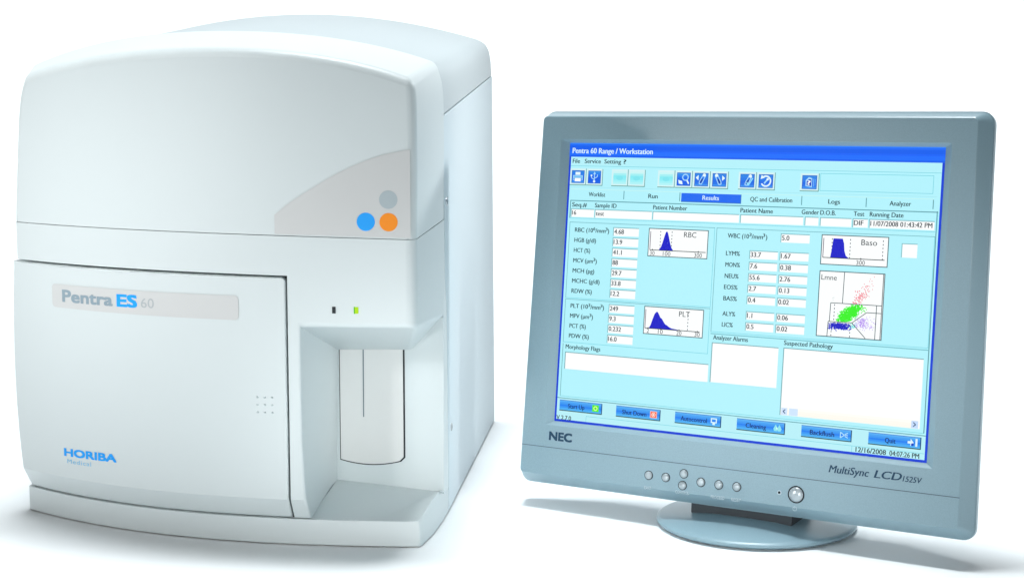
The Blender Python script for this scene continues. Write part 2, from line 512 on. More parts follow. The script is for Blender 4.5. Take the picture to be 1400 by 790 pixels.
# name plate with its lettering
bm = bmesh.new()
x0, x1 = -0.1723, 0.0366; r = 0.0040
def plate_z(x):
    c = lerp(0.2333, 0.2317, (x - x0) / (x1 - x0)); h = 0.0117
    e = min(x - x0, x1 - x)
    if e < r: h -= r - math.sqrt(max(0, r * r - (r - e) ** 2))
    return c - h, c + h
xs = [x0 + r * (1 - math.cos(k / 8 * math.pi / 2)) for k in range(9)] + [lerp(x0 + r, x1 - r, k / 40) for k in range(1, 40)] + [x1 - r * (1 - math.cos(k / 8 * math.pi / 2)) for k in range(8, -1, -1)]
grid(bm, [[on_door(0.0005)(x, lerp(*plate_z(x), t)) for x in xs] for t in (0, 0.5, 1)])
plate = link('name_plate', bm, M_plate, door, smooth=40)
bm = bmesh.new()
for s, x, w, cap, bold, m in (('Pentra', -0.1586, 0.0602, 0.0114, 0.060, 0), ('ES', -0.0923, 0.0216, 0.0112, 0.075, 1), ('60', -0.0658, 0.0143, 0.0092, -0.014, 2)):
    V, F = text2d(s, x, 0.2280, cap, w, bold); add2d(bm, V, F, on_door(0.00065), m)
link('name_lettering', bm, [M_ink, M_blue, M_thin], door)
# maker's lettering
bm = bmesh.new()
sl = lambda x, z: on_door(0.0003)(x, z + 0.0012 * (x + 0.163) / 0.0635)
V, F = text2d('HORIBA', -0.1630, 0.0704, 0.0074, 0.0636, 0.075); add2d(bm, V, F, sl, 0)
V, F = text2d('Medical', -0.1597, 0.0630, 0.0043, 0.0300, 0.0, space=1.15); add2d(bm, V, F, sl, 1)
link('maker_lettering', bm, [M_blue, M_pblue], door)
# nine raised grip bumps
def bump_mesh():
    bm = bmesh.new()
    bmesh.ops.create_uvsphere(bm, u_segments=12, v_segments=8, radius=0.0013)
    bmesh.ops.scale(bm, vec=(1, 0.75, 0.8), verts=bm.verts)
    return bm
b0 = link('grip_bump', bump_mesh(), mat('shaded_grip_plastic', (0.50, 0.57, 0.59), 0.5, 0.3), door, smooth=60)  # door plastic made greyer, the bumps' shading put into the colour
for i in range(3):
    for j in range(3):
        o = b0 if i == j == 0 else b0.copy()
        if o is not b0: C.objects.link(o); o.parent = door
        x = 0.0537 + 0.0073 * i; o.location = (x, FD(x) + 0.0001, 0.1464 - 0.0073 * j)

# --- plinth with the tray in front of the recess
bm = bmesh.new()
base = [(lerp(-0.2212, 0.1000, k / 30), 0) for k in range(31)]
base = [(x, FF(x)) for x, _ in base]
tray = [(lerp(0.1000, 0.2085, k / 10), FF(lerp(0.1000, 0.2085, k / 10))) for k in range(11)]
low = [(x, y, 0.0012) for x, y in base + tray[1:]]
upp = [(x, y, 0.0256) for x, y in base] + [(x, y + 0.0015, 0.0256) for x, y in tray[1:]]
upp[-1] = (0.2078, tray[-1][1] + 0.003, 0.0258)
rt_low = [low[-1], (0.2153, 0.0, 0.0012), (0.2183, 0.0500, 0.0012), (0.21935, 0.0884, 0.0012)]
R0 = upp[-1]; R1 = (0.2140, 0.0480, 0.0318); BR = (0.2184, 0.0597, 0.0286); BL = (0.1021, 0.0876, 0.0329)
rt_up = [R0, mid(R0, R1, 0.45), R1, (0.21935, 0.0884, 0.0286)]
strip(bm, low, upp); strip(bm, rt_low, rt_up)
face(bm, [R1, BR, (0.21935, 0.0884, 0.0286)])
# left: flat ledge under the door; left end
nb_ = 31
strip(bm, upp[:nb_], [(p[0], p[1] + 0.09, 0.0256) for p in upp[:nb_]])
face(bm, [low[0], upp[0], (low[0][0], 0.16, 0.0256), (low[0][0], 0.16, 0.0012)])
P1i = nb_ + 4
FL = upp[nb_ - 1]
face(bm, upp[nb_ - 1:P1i + 1] + [BR, BL])
face(bm, upp[P1i:] + [rt_up[1], R1, BR])
K_lip = {key(p) for p in upp[nb_:]}; K_rim = {key(p) for p in rt_up[:3]}; K_c = {key(low[-1]), key(upp[-1])}
K_lo = {key(p) for p in low} | {key(p) for p in rt_low}; K_le = {key(low[0]), key(upp[0])}
def pl_w(a, b, e):
    a, b = key(a), key(b)
    if a in K_c and b in K_c: return 1.0
    if a in K_le and b in K_le: return 0.4
    if a in K_lip and b in K_lip: return 0.55
    if a in K_rim and b in K_rim: return 0.4
    return 0
weights(bm, pl_w)
link('plinth', bm, M_white, A, smooth=35, bevel=0.0065)

# --- sampling door in the recess
def panel(bm, grow_l, grow_r, grow_b, y_off, thick, mi=0):
    xs = [lerp(0.1070 - grow_l, 0.1754 + grow_r, k / 16) for k in range(17)]
    zb = lambda x: 0.0595 - grow_b - 0.0052 * (1 - ((x - 0.1400) / 0.0354) ** 2) - 0.0030 * (0.1754 - x) / 0.0684 + (0.0030 if x > 0.1745 + grow_r else 0)
    rows = [[(x, bw(x) - y_off, lerp(zb(x), lerp(0.1712, 0.1750, (x - 0.107) / 0.07), t)) for x in xs] for t in (0, 0.04, 0.5, 1)]
    grid(bm, rows, mi)
    ed = [r[0] for r in rows][::-1] + rows[0][1:] + [r[-1] for r in rows][1:]
    strip(bm, ed, [(p[0], p[1] + thick, p[2]) for p in ed], mi)
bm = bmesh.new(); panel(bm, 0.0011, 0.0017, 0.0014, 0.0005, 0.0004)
link('panel_gap_shade', bm, M_dark, A)  # dark sheet painting the shade in the gap around the sampling door
bm = bmesh.new(); panel(bm, 0, 0, 0, 0.0020, 0.0016)
sdoor = link('sampling_door', bm, M_inner, A, smooth=35)
bm = bmesh.new()
yb = bw(0.1325)
for k in range(1):
    face(bm, [(0.13195, yb - 0.0023, 0.1020), (0.13310, yb - 0.0023, 0.1020), (0.13345, yb - 0.0023, 0.1725), (0.13215, yb - 0.0023, 0.1725)])
link('needle_slot', bm, mat('slot_grey', (0.16, 0.20, 0.23), 0.6, 0.2), sdoor)

# ------------------------------------------------------------------ monitor
K = 1.06
MW, MH = 0.18685, 0.13801                     # half width and half height of the lit display (before K)
YAW = -0.54379
base_xy = (0.248, 1.598)
M0 = empty('monitor', (base_xy[0], base_xy[1], 0), YAW,
           'silver blue flat screen monitor on a round foot, showing a blue results window', 'monitor')
T = Vector((0.21057 * K, 1.49445 * K, 0.4289 + K * (0.24913 - 0.4289)))
PM = Matrix.Translation(T) @ Matrix.Rotation(YAW, 4, 'Z') @ Matrix.Rotation(-0.11702, 4, 'X') @ Matrix.Rotation(-0.00381, 4, 'Y')
LM = (Matrix.Translation((base_xy[0], base_xy[1], 0)) @ Matrix.Rotation(YAW, 4, 'Z')).inverted() @ PM

M_sil = mat('silver_blue_plastic', (0.255, 0.38, 0.44), 0.34, 0.5, metal=0.0, grain=0.10, scale=1600, mottle=0.07)
M_but = mat('silver_button', (0.42, 0.48, 0.51), 0.32, 0.6, metal=0.35)
M_mdark = mat('monitor_shadow_gap', (0.02, 0.025, 0.03), 0.7, 0.2)
M_navy = mat('navy_print', (0.012, 0.05, 0.10), 0.5, 0.3)
M_emb = mat('embossed_print', (0.50, 0.60, 0.65), 0.4, 0.4)
M_neck = mat('shaded_neck_plastic', (0.05, 0.06, 0.068), 0.6, 0.2)  # grey neck darkened, the black shade under the screen put into its colour

YF = -0.0055
def rrect(x0, x1, z0, z1, r, y, n=6, xt=0.0):
    """rounded rectangle loop; xt narrows the top"""
    P = []
    for cx, cz, a0 in ((x1 - r, z1 - r, 0), (x0 + r, z1 - r, 90), (x0 + r, z0 + r, 180), (x1 - r, z0 + r, 270)):
        for k in range(n + 1):
            a = math.radians(a0 + 90 * k / n)
            x, z = cx + r * math.cos(a), cz + r * math.sin(a)
            x *= 1 - xt * (z - z0) / (z1 - z0)
            P.append((x, y, z))
    return P
loops = [rrect(-0.1862, 0.1862, -0.1375, 0.1375, 0.0004, 0.0012),
         rrect(-0.1938, 0.1938, -0.1414, 0.1407, 0.0006, YF),
         rrect(-0.1946, 0.1946, -0.1422, 0.1415, 0.0010, YF - 0.0006),
         rrect(-0.2195, 0.2195, -0.1915, 0.1630, 0.0040, YF - 0.0006, xt=0.018),
         rrect(-0.2207, 0.2207, -0.1927, 0.1642, 0.0048, YF + 0.0006, xt=0.018),
         rrect(-0.2278, 0.2278, -0.2012, 0.1690, 0.0090, 0.0115, xt=0.022),
         rrect(-0.2290, 0.2290, -0.2026, 0.1700, 0.0100, 0.0130, xt=0.022)]
bm = bmesh.new()
grid(bm, [l + l[:1] for l in loops])
bmesh.ops.remove_doubles(bm, verts=bm.verts, dist=1e-6); bmesh.ops.recalc_face_normals(bm, faces=bm.faces)
for f in bm.faces:
    if f.normal.y > 0.2: f.normal_flip()
bezel = link('bezel', bm, M_sil, M0, smooth=24, mx=LM, scale=K)
# rear shell, tapering back
bm = bmesh.new()
ls = [rrect(-0.2286, 0.2286, -0.2022, 0.1696, 0.0100, 0.0130, xt=0.022),
      rrect(-0.2280, 0.2280, -0.2014, 0.1690, 0.0100, 0.0135, xt=0.022),
      rrect(-0.2300, 0.2300, -0.2032, 0.1708, 0.0110, 0.0142, xt=0.022),
      rrect(-0.2295, 0.2295, -0.2035, 0.1704, 0.0110, 0.0215, xt=0.022),
      rrect(-0.2235, 0.2235, -0.1960, 0.1650, 0.0120, 0.0270, xt=0.022),
      rrect(-0.1600, 0.1600, -0.1300, 0.1100, 0.0200, 0.0520),
      rrect(-0.1500, 0.1500, -0.1200, 0.1000, 0.0200, 0.0560)]
grid(bm, [l + l[:1] for l in ls]); face(bm, ls[-1])
bmesh.ops.remove_doubles(bm, verts=bm.verts, dist=1e-6); bmesh.ops.recalc_face_normals(bm, faces=bm.faces)
shell = link('rear_shell', bm, M_sil, M0, smooth=30, mx=LM, scale=K)

fy = YF - 0.0006
on_bez = lambda d: (lambda x, z: (x, fy - d, z))
def bez(name, bm, mats, smooth=None, parent=None):
    return link(name, bm, mats, parent or bezel, smooth=smooth, scale=K)
# crease above the control strip
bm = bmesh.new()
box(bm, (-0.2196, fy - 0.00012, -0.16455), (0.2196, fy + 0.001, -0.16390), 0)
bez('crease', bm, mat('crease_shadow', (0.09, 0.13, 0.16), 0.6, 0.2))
# printed marks
bm = bmesh.new()
V, F = text2d('NEC', -0.1885, -0.1566, 0.0078, 0.0250, 0.080); add2d(bm, V, F, on_bez(0.0002))
bez('maker_print', bm, M_navy)
bm = bmesh.new()
V, F = text2d('MultiSync', 0.1012, -0.1556, 0.0066, 0.0372, 0.020, 0.22); add2d(bm, V, F, on_bez(0.0002))
V, F = text2d('LCD', 0.1432, -0.1556, 0.0068, 0.0248, 0.024, 0.22); add2d(bm, V, F, on_bez(0.0002))
V, F = text2d('1525V', 0.1690, -0.1559, 0.0049, 0.0172, 0.018, 0.22); add2d(bm, V, F, on_bez(0.0002))
bez('model_print', bm, M_navy)

def dome(x, z, r, h, name, label=None):
    bm = bmesh.new(); n = 28
    prof_ = [(r * 1.17, -0.0001, 1), (r * 1.17, 0.0003, 1), (r * 1.0, 0.0003, 1)] + \
            [(r * math.cos(t), 0.0003 + h * math.sin(t), 0) for t in [k / 8 * math.pi / 2 for k in range(1, 8)]]
    R_ = [[(x + q * math.cos(2 * math.pi * k / n), fy - d, z + q * math.sin(2 * math.pi * k / n)) for k in range(n)] for q, d, _ in prof_]
    for a in range(len(R_) - 1):
        for k in range(n):
            face(bm, [R_[a][k], R_[a][(k + 1) % n], R_[a + 1][(k + 1) % n], R_[a + 1][k]], prof_[a][2] if a < 2 else 0)
    face(bm, R_[-1])
    bmesh.ops.remove_doubles(bm, verts=bm.verts, dist=1e-6); bmesh.ops.recalc_face_normals(bm, faces=bm.faces)
    o = bez(name, bm, [M_but, M_mdark], 50)
    if label: o['label'] = label
    return o
for x, z in ((-0.0774, -0.1792), (-0.0593, -0.1792), (-0.0408, -0.1736), (-0.0415, -0.1847), (-0.0228, -0.1795), (-0.0046, -0.1797), (0.0135, -0.1795)):
    dome(x, z, 0.0038, 0.0024, 'control_button')
dome(0.0717, -0.1795, 0.0068, 0.0030, 'power_button', 'larger round power button')
bm = bmesh.new(); n = 16
R_ = [[(0.0554 + q * math.cos(2 * math.pi * k / n), fy - d, -0.1796 + q * math.sin(2 * math.pi * k / n)) for k in range(n + 1)] for q, d in ((0.0021, 0.0), (0.0018, 0.0002), (0.0013, 0.00015), (0.00001, 0.00015))]
grid(bm, R_)
for f in bm.faces:
    c = f.calc_center_median()
    f.material_index = 1 if math.hypot(c.x - 0.0554, c.z + 0.1796) < 0.0014 else 0
bez('power_light', bm, [M_emb, M_mdark])
M_embs = mat('emboss_shade', (0.20, 0.29, 0.34), 0.5, 0.3)
for s, x, z, w in (('EXIT', -0.0776, -0.1935, 0.0072), ('CONTROL', -0.0414, -0.1935, 0.0140), ('PROCEED', -0.0050, -0.1937, 0.0138), ('RESET', 0.0137, -0.1937, 0.0098)):
    bm = bmesh.new()
    V, F = text2d(s, x - w / 2, z + 0.0006, 0.0030, w, 0.0); add2d(bm, V, F, on_bez(0.0002))
    add2d(bm, [(a + 0.00035, b - 0.00035) for a, b in V], F, on_bez(0.0001), 1)
    bez('button_caption', bm, [M_emb, M_embs])
bm = bmesh.new()
# power symbol
for a0 in range(0, 300, 20):
    a, b = math.radians(a0 + 120), math.radians(a0 + 140)
    face(bm, [on_bez(0.0002)(0.0712 + r_ * math.cos(t), -0.1925 + r_ * math.sin(t)) for r_, t in ((0.0016, a), (0.0016, b), (0.0021, b), (0.0021, a))])
face(bm, [on_bez(0.0002)(x, z) for x, z in ((0.0710, -0.1922), (0.0714, -0.1922), (0.0714, -0.1900), (0.0710, -0.1900))])
bez('power_symbol', bm, M_emb)

# neck and round foot
bm = bmesh.new()
nl = [rrect(-0.042, 0.060, -0.2165, -0.150, 0.006, 0.018), rrect(-0.042, 0.060, -0.2165, -0.150, 0.006, 0.070)]
nl = [[(x, y, z) for x, y, z in l] for l in nl]
grid(bm, [l + l[:1] for l in nl]); face(bm, nl[0]); face(bm, nl[1])
bmesh.ops.remove_doubles(bm, verts=bm.verts, dist=1e-6); bmesh.ops.recalc_face_normals(bm, faces=bm.faces)
link('neck', bm, M_neck, M0, smooth=35, mx=LM, scale=K)
bm = bmesh.new(); n = 96
prof_ = [(0.0005, 0.0010), (0.095, 0.0010), (0.0985, 0.0022), (0.1005, 0.0040), (0.1005, 0.0060), (0.0992, 0.0074), (0.0965, 0.0083), (0.070, 0.0112), (0.045, 0.0140), (0.0005, 0.0150)]
R_ = [[(q * math.cos(2 * math.pi * k / n), q * math.sin(2 * math.pi * k / n), z) for k in range(n + 1)] for q, z in prof_]
grid(bm, R_)
bmesh.ops.remove_doubles(bm, verts=bm.verts, dist=1e-6); bmesh.ops.recalc_face_normals(bm, faces=bm.faces)
link('foot', bm, M_sil, M0, smooth=35)

# ------------------------------------------------------------------ lit display: laid out on a 1024 x 768 pixel raster
class UI:
    def __init__(s, name, label=None): s.name, s.label, s.bm, s.cols = name, label, bmesh.new(), []
    def mi(s, c):
        if c not in s.cols: s.cols.append(c)
        return s.cols.index(c)
    def p(s, u, v, l): return (-MW + u / 1024 * 2 * MW, -0.00010 * l, MH - v / 768 * 2 * MH)
    def poly(s, pts, c, l=2):
        face(s.bm, [s.p(u, v, l) for u, v in pts], s.mi(c)); return s
    def rect(s, u0, v0, u1, v1, c, l=2): return s.poly([(u0, v0), (u0, v1), (u1, v1), (u1, v0)], c, l)
    def line(s, u0, v0, u1, v1, w, c, l=3):
        dx, dy = u1 - u0, v1 - v0; d = math.hypot(dx, dy) or 1; nx, ny = -dy / d * w / 2, dx / d * w / 2
        return s.poly([(u0 + nx, v0 + ny), (u1 + nx, v1 + ny), (u1 - nx, v1 - ny), (u0 - nx, v0 - ny)], c, l)
    def path(s, P, w, c, l=3):
        for a, b in zip(P[:-1], P[1:]): s.line(*a, *b, w, c, l)
        return s
    def dash(s, u, v0, v1, c='#303850', l=4, w=2.0):
        v = v0
        while v < v1: s.rect(u - w / 2, v, u + w / 2, min(v + 4, v1), c, l); v += 9
        return s
    def frame(s, u0, v0, u1, v1, c, w=2, l=3):
        s.rect(u0, v0, u1, v0 + w, c, l).rect(u0, v1 - w, u1, v1, c, l)
        return s.rect(u0, v0 + w, u0 + w, v1 - w, c, l).rect(u1 - w, v0 + w, u1, v1 - w, c, l)
    def circ(s, u, v, r, c, l=3, n=18, ry=None, a0=0, a1=360):
        return s.poly([(u + r * math.cos(math.radians(a0 + (a1 - a0) * k / n)), v + (ry or r) * math.sin(math.radians(a0 + (a1 - a0) * k / n))) for k in range(n if a1 - a0 == 360 else n + 1)], c, l)
    def arc(s, u, v, r, a0, a1, w, c, l=3, n=14):
        return s.path([(u + r * math.cos(math.radians(lerp(a0, a1, k / n))), v + r * math.sin(math.radians(lerp(a0, a1, k / n)))) for k in range(n + 1)], w, c, l)
    def txt(s, t, u, v, cap, width=None, c='#0c2a33', l=5, bold=0.022, align='L', aspect=0.95):
        V, F = text2d(t, u, -v, cap, width, bold, align=align, aspect=aspect)
        add2d(s.bm, V, F, lambda a, b: s.p(a, -b, l), s.mi(c)); return s
    def done(s, parent):
        o = link(s.name, s.bm, [emat(c) for c in s.cols], parent, scale=K)
        for f in o.data.polygons: pass
        if s.label: o['label'] = s.label
        return o

CY, CY2, LN, LND, INK, WH = '#b4f3fd', '#aeeaf2', '#7fd6e4', '#5b9aa6', '#0c2a33', '#fdffff'
u = UI('screen')
u.rect(-6, -6, 1030, 774, '#1640d8', 0)
u.rect(4, 0, 1020, 762, CY, 1)
u.rect(4, 703, 1020, 762, '#b9f0f8', 1.5)
screen = link('screen', u.bm, [emat(c) for c in u.cols], M0, mx=LM, scale=K)

u = UI('title_bar')
for k, c in enumerate(('#3b8dfc', '#1f6cf8', '#1560f0', '#1560f0', '#1a66f8', '#1f70ff', '#1f70ff', '#1a62f2')): u.rect(-2, -3 + k * 41 / 8, 1026, -3 + (k + 1) * 41 / 8, c, 2)
u.txt('Pentra 60 Range / Workstation', 8, 28, 14.5, 241, '#d9f2ff', 5, 0.032)
u.done(screen)
u = UI('menu_bar')
u.rect(4, 38, 1020, 62, '#b6f2fb', 2).rect(4, 62, 1020, 63.5, LN, 3)
for t, x, w in (('File', 10, 22), ('Service', 47, 49), ('Setting', 107, 50), ('?', 165, 7)): u.txt(t, x, 55, 11.5, w)
u.done(screen)
u = UI('toolbar')
u.frame(716, 69, 1002, 114, LN, 1.6, 2).rect(6, 120, 1012, 121.2, '#a6e6ef', 2)
u.done(screen)
def tool(u0, kind):
    u = UI('toolbar_button'); v0, v1, u1 = 70, 116, u0 + 50
    u.rect(u0, v0, u1, v1, '#d4f4f6', 2).rect(u0, v1 - 2.2, u1, v1, '#5f9c96', 3).rect(u1 - 2.2, v0, u1, v1, '#6aa6a4', 3)
    a, b, c, d = u0 + 5, v0 + 5, u1 - 6, v1 - 6
    cols = ('#c9f6f6', '#a2f0f4', '#86ecf4', '#8eeef6', '#9ff2f8', '#b2f4f8') if kind == 'off' else ('#2c86e6', '#2a80ea', '#2478ea', '#1f6ce8', '#2474ea', '#3a92f2')
    if kind in ('usb', 'find'): cols = ('#3a94f0', '#2a80ee', '#1c6cec', '#1760e8', '#1760e8', '#1c68ea')
    for k in range(6): u.rect(a, lerp(b, d, k / 6), c, lerp(b, d, (k + 1) / 6), cols[k], 3)
    if kind != 'off': u.frame(a, b, c, d, '#1a52b8', 1.4, 4)
    mx_, my_ = (a + c) / 2, (b + d) / 2; w_, p_ = '#e8fbff', '#a9dcff'
    if kind == 'printer':
        u.rect(mx_ - 8, my_ - 13, mx_ + 7, my_ - 5, w_, 5).poly([(mx_ - 13, my_ - 4), (mx_ + 13, my_ - 4), (mx_ + 15, my_ + 6), (mx_ - 15, my_ + 6)], '#7cc4f4', 5)
        u.frame(mx_ - 15, my_ - 4, mx_ + 15, my_ + 10, p_, 1.6, 6).rect(mx_ - 9, my_ + 4, mx_ + 9, my_ + 13, '#ffffff', 7)
    elif kind == 'usb':
        u.line(mx_, my_ - 10, mx_, my_ + 11, 2.4, p_, 5).poly([(mx_ - 4, my_ - 8), (mx_ + 4, my_ - 8), (mx_, my_ - 15)], p_, 5).circ(mx_, my_ + 12, 3.4, w_, 6)
        u.path([(mx_, my_ + 7), (mx_ - 9, my_ + 2), (mx_ - 9, my_ - 3)], 2.2, p_, 5).path([(mx_, my_ + 4), (mx_ + 9, my_ - 1), (mx_ + 9, my_ - 7)], 2.2, p_, 5).circ(mx_ - 9, my_ - 4, 2.6, w_, 6)
    elif kind == 'find':
        u.arc(mx_ + 5, my_ - 5, 8, 0, 360, 3, p_, 5).line(mx_ + 10, my_ + 3, mx_ + 15, my_ + 12, 4, w_, 5).poly([(mx_ - 15, my_ + 2), (mx_ - 4, my_ + 5), (mx_ - 2, my_ + 14), (mx_ - 13, my_ + 12)], w_, 6)
    elif kind in ('tube_left', 'tube_right', 'tube_check'):
        s_ = -1 if kind == 'tube_right' else 1
        u.path([(mx_ + s_ * 12, my_ - 11), (mx_ + s_ * 1, my_ + 12), (mx_ - s_ * 6, my_ + 11), (mx_ - s_ * 5, my_ + 5), (mx_ + s_ * 5, my_ - 13)], 2.2, p_, 5)
        u.circ(mx_ + s_ * 8, my_ - 12, 4.4, w_, 6).line(mx_ - s_ * 2, my_ + 8, mx_ + s_ * 3, my_ - 2, 4.5, '#123f9c', 5)
        if kind == 'tube_check': u.path([(mx_ - 1, my_ + 4), (mx_ + 4, my_ + 12), (mx_ + 15, my_ - 7)], 3, '#8fe4ff', 7)
        else: u.poly([(mx_ - s_ * 16, my_ - 5), (mx_ - s_ * 8, my_ - 12), (mx_ - s_ * 8, my_ + 2)], w_, 6)
    elif kind == 'repeat':
        u.arc(mx_, my_, 13, -120, 150, 4, w_, 5).poly([(mx_ - 14, my_ - 5), (mx_ - 12, my_ - 16), (mx_ - 3, my_ - 9)], w_, 6).line(mx_ - 4, my_ + 6, mx_ + 5, my_ - 5, 4, p_, 6).circ(mx_ + 5, my_ - 5, 3.2, w_, 7)
    elif kind == 'help':
        u.poly([(mx_ - 10, my_ - 5), (mx_ - 2, my_ - 13), (mx_ + 7, my_ - 10), (mx_ + 7, my_ + 13), (mx_ - 10, my_ + 10)], p_, 5).poly([(mx_ - 7, my_ - 2), (mx_ - 1, my_ - 8), (mx_ + 5, my_ - 7), (mx_ + 5, my_ + 10), (mx_ - 7, my_ + 8)], '#1532b8', 6)
        u.txt('?', mx_ - 4, my_ + 7, 11, 7, '#ffffff', 8, 0.04).line(mx_ + 11, my_ - 9, mx_ + 11, my_ + 11, 1.6, '#7cc4ff', 5).line(mx_ + 15, my_ - 8, mx_ + 15, my_ + 9, 1.4, '#6ab8ff', 5)
    elif kind == 'off':
        u.circ(mx_, my_ + 1, 10, '#82e6f0', 5, ry=6)
    u.done(screen)
for x, k in ((4, 'printer'), (54.5, 'usb'), (131, 'off'), (181.5, 'off'), (268, 'off'), (318.5, 'find'), (369, 'tube_left'), (419.5, 'tube_right'), (497, 'tube_check'), (547.5, 'repeat'), (664, 'help')): tool(x, k)

def tab(u0, u1, t, tx, tw, on=False):
    u = UI('tab')
    if on: u.rect(339, 129, 508, 152.5, '#1a6af2', 3).rect(339, 151, 508, 153, '#3a78c0', 4).rect(506, 129, 508, 153, '#3a78c0', 4)
    else: u.rect(u0, 126, u1, 127.4, '#c9f5f0', 2).rect(u1 - 2.2, 128, u1, 151, LND, 3)
    u.txt(t, tx, 145.5, 11.5, tw, '#d9f2ff' if on else INK)
    u.done(screen)
for a in ((8, 172, 'Worklist', 65, 50), (173, 336, 'Run', 244, 27), (339, 508, 'Results', 400, 46, True), (510, 672, 'QC and Calibration', 533, 113), (673, 839, 'Logs', 741, 30), (840, 1005, 'Analyzer', 897, 53)): tab(*a)

def field(u0, v0, u1, v1, t=None, cap=11.5, w=None, caption=None, cx=None, cy=None, cw=None):
    u = UI('text_field')
    u.rect(u0, v0, u1, v1, WH, 3).rect(u0, v0, u1, v0 + 2.2, '#76b6be', 4).rect(u0, v0, u0 + 2.2, v1, '#76b6be', 4)
    u.rect(u0, v1 - 1.2, u1, v1, '#d6fafd', 4)
    if t: u.txt(t, u0 + 4, v1 - (v1 - v0 - cap) / 2 - 0.5, cap, w)
    u.done(screen)
    if caption: UI('field_caption').txt(caption, cx, cy, 11.5, cw).done(screen)
u = UI('group_frame'); u.frame(9, 157, 1017, 207, LN, 1.6, 2).rect(9, 157, 1017, 159.4, LND, 3).rect(9, 157, 11.5, 206, LND, 3); u.done(screen)
for a in ((13, 180, 84, 204, '16', 11.5, None, 'Seq.#', 16, 175, 45), (86, 180, 257, 204, 'test', 11.5, None, 'Sample ID', 86, 175, 65),
          (259, 180, 505, 203, None, 11.5, None, 'Patient Number', 260, 175, 98), (508, 180, 678, 203, None, 11.5, None, 'Patient Name', 508, 175, 88),
          (682, 180, 718, 203, None, 11.5, None, 'Gender', 673, 174, 45), (722, 180, 803, 203, None, 11.5, None, 'D.O.B.', 722, 174, 40),
          (806, 180, 845, 203, 'DIF', 12, 24, 'Test', 808, 174, 27), (848, 180, 1010, 203, '11/07/2008 01:43:42 PM', 12, 153, 'Running Date', 849, 174, 84)): field(*a)
def group(u0, v0, u1, v1):
    u = UI('group_frame'); u.frame(u0, v0, u1, v1, LN, 1.6, 2).rect(u0, v0, u1, v0 + 1.6, '#74b4be', 3).rect(u0, v0, u0 + 1.6, v1, '#74b4be', 3); u.done(screen)
for a in ((11, 217, 440, 427), (11, 429, 440, 549), (444.5, 217, 1013, 490), (444.5, 494, 1014, 494.5)): group(*a)
u = UI('group_frame'); u.rect(11, 552, 13, 698, '#74b4be', 2).rect(1013.5, 156, 1016, 698, LND, 2).rect(11, 696.5, 1016, 698, LN, 2).rect(4, 702, 1020, 704, LND, 3); u.done(screen)

for k, (n_, v_, cw) in enumerate((('RBC (10 /mm )', '4.68', 110), ('HGB (g/dl)', '13.9', 66), ('HCT (%)', '41.1', 50), ('MCV (µm )', '88', 77), ('MCH (pg)', '29.7', 66), ('MCHC (g/dl)', '33.8', 84), ('RDW (%)', '12.2', 62))):
    v0 = 227 + k * 28
    f_ = None
    cap_ = n_
    u = UI('text_field')
    u.rect(145, v0, 222, v0 + 23.5, WH, 3).rect(145, v0, 222, v0 + 2.2, '#76b6be', 4).rect(145, v0, 147.2, v0 + 23.5, '#76b6be', 4)
    u.txt(v_, 149, v0 + 18, 12.2).done(screen)
    u = UI('field_caption')
    if k == 0: u.txt('RBC (10', 29, v0 + 17, 11.5, 55).txt('6', 85, v0 + 11, 8.5, 6.5).txt('/mm', 92, v0 + 17, 11.5, 30).txt('3', 122, v0 + 11, 8.5, 6).txt(')', 129, v0 + 17, 11.5, 4)
    elif k == 3: u.txt('MCV (µm', 29, v0 + 17, 11.5, 60).txt('3', 90, v0 + 11, 8.5, 6).txt(')', 97, v0 + 17, 11.5, 4)
    else: u.txt(n_, 29, v0 + 17, 11.5, cw)
    u.done(screen)
for k, v_ in enumerate(('249', '9.3', '0.232', '16.0')):
    v0 = 436 + k * 27.5
    u = UI('text_field')
    u.rect(145, v0, 222, v0 + 23, WH, 3).rect(145, v0, 222, v0 + 2.2, '#76b6be', 4).rect(145, v0, 147.2, v0 + 23, '#76b6be', 4)
    u.txt(v_, 149, v0 + 17.5, 12.2).done(screen)
    u = UI('field_caption')
    if k == 0: u.txt('PLT (10', 29, v0 + 17, 11.5, 53).txt('3', 83, v0 + 11, 8.5, 6).txt('/mm', 90, v0 + 17, 11.5, 30).txt('3', 120, v0 + 11, 8.5, 6).txt(')', 127, v0 + 17, 11.5, 4)
    elif k == 1: u.txt('MPV (µm', 29, v0 + 17, 11.5, 58).txt('3', 88, v0 + 11, 8.5, 6).txt(')', 95, v0 + 17, 11.5, 4)
    else: u.txt(('', '', 'PCT (%)', 'PDW (%)')[k], 29, v0 + 17, 11.5, (0, 0, 50, 61)[k])
    u.done(screen)
u = UI('text_field')
u.rect(621, 225, 698, 248, WH, 3).rect(621, 225, 698, 227.2, '#76b6be', 4).rect(621, 225, 623.2, 248, '#76b6be', 4).txt('5.0', 625, 242.5, 12.2).done(screen)
u = UI('field_caption')
u.txt('WBC (10', 477, 242, 11.5, 58).txt('3', 536, 236, 8.5, 6).txt('/mm', 543, 242, 11.5, 30).txt('3', 573, 236, 8.5, 6).txt(')', 581, 242, 11.5, 4)
u.done(screen)
for n_, a_, b_, v0, cw in (('LYM%', '33.7', '1.67', 272, 38), ('MON%', '7.6', '0.38', 301.5, 40), ('NEU%', '55.6', '2.76', 331, 38), ('EOS%', '2.7', '0.13', 360, 37), ('BAS%', '0.4', '0.02', 389.5, 37), ('ALY%', '1.1', '0.06', 429.5, 35), ('LIC%', '0.5', '0.02', 458, 30)):
    field(539, v0, 616, v0 + 22.5, a_, 12.2, None, n_, 475, v0 + 16, cw)
    field(621, v0, 698, v0 + 22.5, b_, 12.2)
